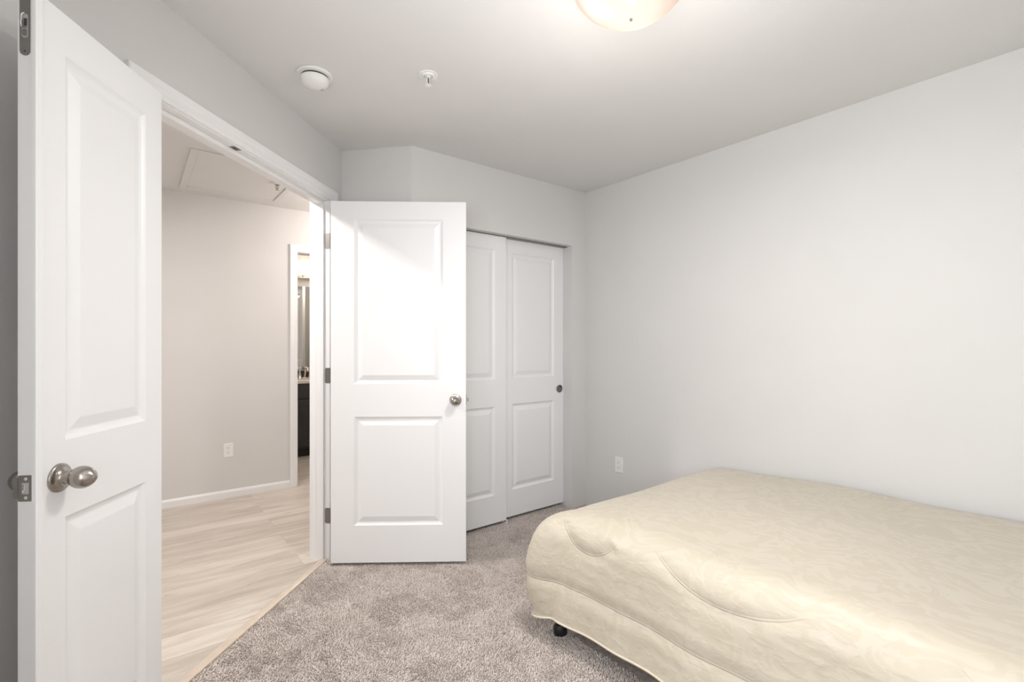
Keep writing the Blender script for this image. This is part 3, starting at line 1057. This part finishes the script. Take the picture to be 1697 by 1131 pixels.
# square cloth -> rounded hem at the corner: shrink the corner quadrant radially
cl_ = np.minimum(A, 0.0)            # negative past left edge
cf_ = np.maximum(B, 0.0)            # positive past foot edge
cr_ = np.maximum(A - (IX1 - IX0), 0.0)
qx, qy = -cl_, cf_
mx_ = np.maximum(qx, qy)
rad = np.hypot(qx, qy)
with np.errstate(invalid='ignore', divide='ignore'):
    k = np.where(rad > 1e-9, mx_ / rad, 1.0)
theta = np.arctan2(qy, np.maximum(qx, 1e-9))         # 0 = left side, pi/2 = foot
corner = np.where((qx > 0) & (qy > 0), np.abs(np.sin(2 * theta)) ** 2.0, 0.0)
d = mx_ * (1 + 0.055 * corner ** 1.5)
dirx_ = np.where(rad > 1e-9, -qx / np.maximum(rad, 1e-9), 0)
diry_ = np.where(rad > 1e-9, qy / np.maximum(rad, 1e-9), 0)
h, v_ = profile(d)
# corner bulge and folds
tt = np.clip(d / DMAX, 0, 1)
fold = corner * tt ** 1.3
h = h + corner * (0.128 * np.sin(PI * np.clip(tt * 0.80, 0, 1)) ** 1.2 + tt ** 2 * 0.018 * np.cos(6 * (theta - 0.55)))
# soft waves along the left side and foot
yy = B + IY1
wave = 0.010 * np.sin(yy * 9.0 + 0.6) + 0.006 * np.sin(yy * 21 + 2.0)
h = h + wave * tt ** 1.5 * np.where(qx > 0, (qx / np.maximum(rad, 1e-9)) ** 2, 0) * (1 - corner)
wave2 = 0.010 * np.sin(A * 11.0 + 0.3)
h = h + wave2 * tt ** 1.5 * np.where(qy > 0, (qy / np.maximum(rad, 1e-9)) ** 2, 0) * (1 - corner)
# the hem on the left side climbs a little toward the head
climb = np.where(qx > 0, np.clip((0.95 * IY1 - yy) / 1.2, 0, 1) * 0.045 * tt ** 2, 0)
X = IX0 + np.clip(A, 0, IX1 - IX0) + dirx_ * h
Y = IY1 + np.minimum(B, 0) + diry_ * h
Z = ZT - v_ + climb
# right side tucked down by the wall
hr = 0.055 * np.sin(np.clip(cr_ / 0.055, 0, PI / 2))
vr = np.where(cr_ > 0, np.clip(cr_ - 0.02, 0, None), 0)
X = X + np.minimum(hr, XR - 0.022 - IX1)
Z = Z - vr * np.where(cr_ > 0, 1, 0)
# gentle sag / loft of the top
topm = np.exp(-(np.clip(d, 0, None) / 0.10) ** 2)
Z = Z + topm * (0.006 * np.sin(A * 7.1 + 1.2) * np.sin(yy * 5.3 + 0.4) + 0.004 * np.sin(A * 3 - yy * 9))
# dip toward the foot
Z = Z - topm * 0.030 * np.clip((yy - 0.6) / 0.9, 0, 1) ** 2
# quilting: distance to stitch lines (cloth coordinates A, yy)
G = np.full_like(A, 9.0)


FADE = np.zeros_like(A)
KEY = np.full_like(A, 9.0)


def add_seam(dist, off):
    """keep the nearest stitch line: signed distance, and how far (degrees) past its end"""
    global G, FADE, KEY
    key = np.abs(dist) + off * 0.006
    sel = key < KEY
    G = np.where(sel, dist, G)
    FADE = np.where(sel, np.clip(1 - off / 9.0, 0, 1), FADE)
    KEY = np.where(sel, key, KEY)


def arc(cx_, cy_, r_, lo, hi):
    """circle in (A, yy), drawn between the angles lo and hi (degrees)"""
    a_ = np.degrees(np.arctan2(yy - cy_, A - cx_)) % 360
    dd = np.hypot(A - cx_, yy - cy_) - r_
    off = np.abs((a_ - (lo + hi) / 2 + 180) % 360 - 180) - (hi - lo) / 2
    add_seam(dd, np.clip(off, 0, None))


bd = DMAX - 0.150
add_seam(d - bd, np.zeros_like(A))
for a_ in [(-0.075, 1.35, 0.145, 110, 235), (0.200, 0.79, 0.40, 145, 208), (0.200, -0.02, 0.40, 145, 208)]:
    arc(*a_)
amp = np.where(mx_ > 0, 1.0, 0.35)
quilt = (-0.0018 * np.exp(-(G / 0.0060) ** 2) - 0.0075 * np.exp(-(G / 0.028) ** 2)) * FADE * amp
seam = G
# normals of base surface
P = np.stack([X, Y, Z], -1)
du = np.gradient(P, axis=0)
dv = np.gradient(P, axis=1)
N = np.cross(du, dv)
N /= np.linalg.norm(N, axis=-1, keepdims=True) + 1e-12


# smooth random lumps
def lumps(scale_a, scale_b, n_, amp_, seed):
    r_ = np.random.default_rng(seed)
    out = np.zeros_like(A)
    for _ in range(n_):
        ka, kb, ph = r_.normal(0, scale_a), r_.normal(0, scale_b), r_.uniform(0, 2 * PI)
        out += np.sin(A * ka + yy * kb + ph)
    return out * amp_ / math.sqrt(n_)


side = np.clip(mx_ / 0.15, 0, 1)
lump = lumps(40, 22, 24, 0.0007, 3) * side + lumps(14, 10, 14, 0.0013, 5) * (0.3 + 0.7 * side)
P2_ = P + N * (quilt + lump)[..., None]
me = bpy.data.meshes.new('comforter')
idx = np.arange(nu * nv).reshape(nu, nv)
quads = np.stack([idx[:-1, :-1], idx[1:, :-1], idx[1:, 1:], idx[:-1, 1:]], -1).reshape(-1, 4)
me.from_pydata(P2_.reshape(-1, 3).tolist(), [], quads.tolist())
uv = me.uv_layers.new(name='UVMap')
li = quads.reshape(-1)
uvs = np.stack([A.reshape(-1)[li], yy.reshape(-1)[li]], -1).astype(np.float32).reshape(-1)
uv.data.foreach_set('uv', uvs)
pa_ = me.attributes.new('pucker', 'FLOAT', 'POINT')
pa_.data.foreach_set('value', (0.10 + 0.90 * side).astype(np.float32).reshape(-1))
sa_ = me.attributes.new('seam', 'FLOAT', 'POINT')
sa_.data.foreach_set('value', np.clip(seam, -0.05, 0.05).astype(np.float32).reshape(-1))
sf_ = me.attributes.new('stitch', 'FLOAT', 'POINT')
sf_.data.foreach_set('value', FADE.astype(np.float32).reshape(-1))
me.update()
cf = link_mesh('comforter', me, M['satin'], smooth=True)
tag(cf, 'cream satin quilted comforter with swirl pattern draped over the bed', 'comforter')
sm = cf.modifiers.new('thickness', 'SOLIDIFY')
sm.thickness = 0.010
sm.offset = -1
# piping along the hem
hem = [tuple(P2_[i, 0]) for i in range(0)]
edge = [tuple(P2_[0, j]) for j in range(0, nv, 3)] + [tuple(P2_[i, nv - 1]) for i in range(0, nu - 55, 3)]
bm = bmesh.new()
tube(bm, edge, 0.0045, 8)
build('piping', bm, M['piping'], cf, smooth=True)

# ------------------------------------------------------------------ carpet pile
sp_ = 0.0060
gx = np.arange(XL + 0.02, XR - 0.014, sp_)
gy = np.arange(0.55, YC + 0.33, sp_)
GX, GY = np.meshgrid(gx, gy)
px = (GX + rng.uniform(-0.5, 0.5, GX.shape) * sp_).ravel()
py = (GY + rng.uniform(-0.5, 0.5, GX.shape) * sp_).ravel()
dcam = px * math.sin(TH) + py * math.cos(TH)
keep = (dcam > 1.25) & (py - px < 2.007 - 0.012)
keep &= ~((px > 1.50) & (py < 1.50))                                   # under the bed
nret = (px - O.x) * 0.749 + (py - O.y) * 0.662                          # beyond the return wall
keep &= (nret < -0.004) | (px > 1.46) | (px < O.x)
keep &= (py < YC - 0.002) | (px < C1[0]) | ((px > CX0 + 0.004) & (px < CX1 - 0.004) & (py < 2.85))
px, py = px[keep], py[keep]
n = len(px)
# coherent lay direction and length
def field(x, y, seed, k_, m_=10):
    r_ = np.random.default_rng(seed)
    o = np.zeros_like(x)
    for _ in range(m_):
        o += np.sin(x * r_.normal(0, k_) + y * r_.normal(0, k_) + r_.uniform(0, 6.28))
    return o / math.sqrt(m_)


az = 2.2 * field(px, py, 11, 9) + 1.1 * field(px, py, 12, 45) + rng.normal(0, 0.7, n)
lean = np.clip(0.70 + 0.25 * field(px, py, 13, 14) + rng.normal(0, 0.2, n), 0.05, 1.15)
ln = 0.0130 * rng.uniform(0.75, 1.2, n)
rad_ = 0.0019 * rng.uniform(0.8, 1.25, n)
dx, dy = np.cos(az), np.sin(az)
segs = 4
vs = np.zeros((n, segs * 3 + 1, 3), np.float32)
cx_, cy_, cz_ = px.copy(), py.copy(), np.full(n, -0.001)
for s_ in range(segs + 1):
    f_ = s_ / segs
    a_ = lean * (0.25 + 1.15 * f_) + 0.45 * rng.normal(0, 1, n) * f_
    if s_ > 0:
        st_ = ln / segs
        cx_ = cx_ + dx * np.sin(a_) * st_
        cy_ = cy_ + dy * np.sin(a_) * st_
        cz_ = cz_ + np.cos(a_) * st_
    if s_ == segs:
        vs[:, -1, 0], vs[:, -1, 1], vs[:, -1, 2] = cx_, cy_, cz_
        break
    r_ = rad_ * (0.75, 1.05, 1.15, 0.95)[s_]
    for k_ in range(3):
        ph = 2 * PI * k_ / 3 + s_ * 0.5
        # ring oriented roughly perpendicular to the bend
        ex = -dy * math.cos(ph) + dx * np.cos(a_) * math.sin(ph)
        ey = dx * math.cos(ph) + dy * np.cos(a_) * math.sin(ph)
        ez = -np.sin(a_) * math.sin(ph)
        vs[:, s_ * 3 + k_, 0] = cx_ + ex * r_
        vs[:, s_ * 3 + k_, 1] = cy_ + ey * r_
        vs[:, s_ * 3 + k_, 2] = cz_ + ez * r_
per = segs * 3 + 1
loops, sizes = [], []
for s_ in range(segs - 1):
    for k_ in range(3):
        loops += [s_ * 3 + k_, s_ * 3 + (k_ + 1) % 3, (s_ + 1) * 3 + (k_ + 1) % 3, (s_ + 1) * 3 + k_]
        sizes.append(4)
b0 = (segs - 1) * 3
for k_ in range(3):
    loops += [b0 + k_, b0 + (k_ + 1) % 3, per - 1]
    sizes.append(3)
loops = np.array(loops, np.int32)
sizes = np.array(sizes, np.int32)
allv = vs.reshape(-1, 3)
allv[:, 2] = np.maximum(allv[:, 2], 0.0002)
L_ = (loops[None, :] + (np.arange(n, dtype=np.int32) * per)[:, None]).reshape(-1)
Sz = np.tile(sizes, n)
me = bpy.data.meshes.new('carpet_pile')
me.vertices.add(len(allv))
me.vertices.foreach_set('co', allv.reshape(-1))
me.loops.add(len(L_))
me.loops.foreach_set('vertex_index', L_)
me.polygons.add(len(Sz))
starts = np.concatenate([[0], np.cumsum(Sz)[:-1]]).astype(np.int32)
me.polygons.foreach_set('loop_start', starts)
me.polygons.foreach_set('use_smooth', np.ones(len(Sz), bool))
me.update(calc_edges=True)
tv = np.clip(rng.beta(2.2, 1.6, n) + 0.10 * field(px, py, 14, 30), 0, 1).astype(np.float32)
at_ = me.attributes.new('tuft', 'FLOAT', 'POINT')
at_.data.foreach_set('value', np.repeat(tv, per))
cp = link_mesh('carpet_pile', me, M['pile'])
tag(cp, 'shaggy greige carpet pile covering the bedroom floor', 'carpet', kind='stuff')
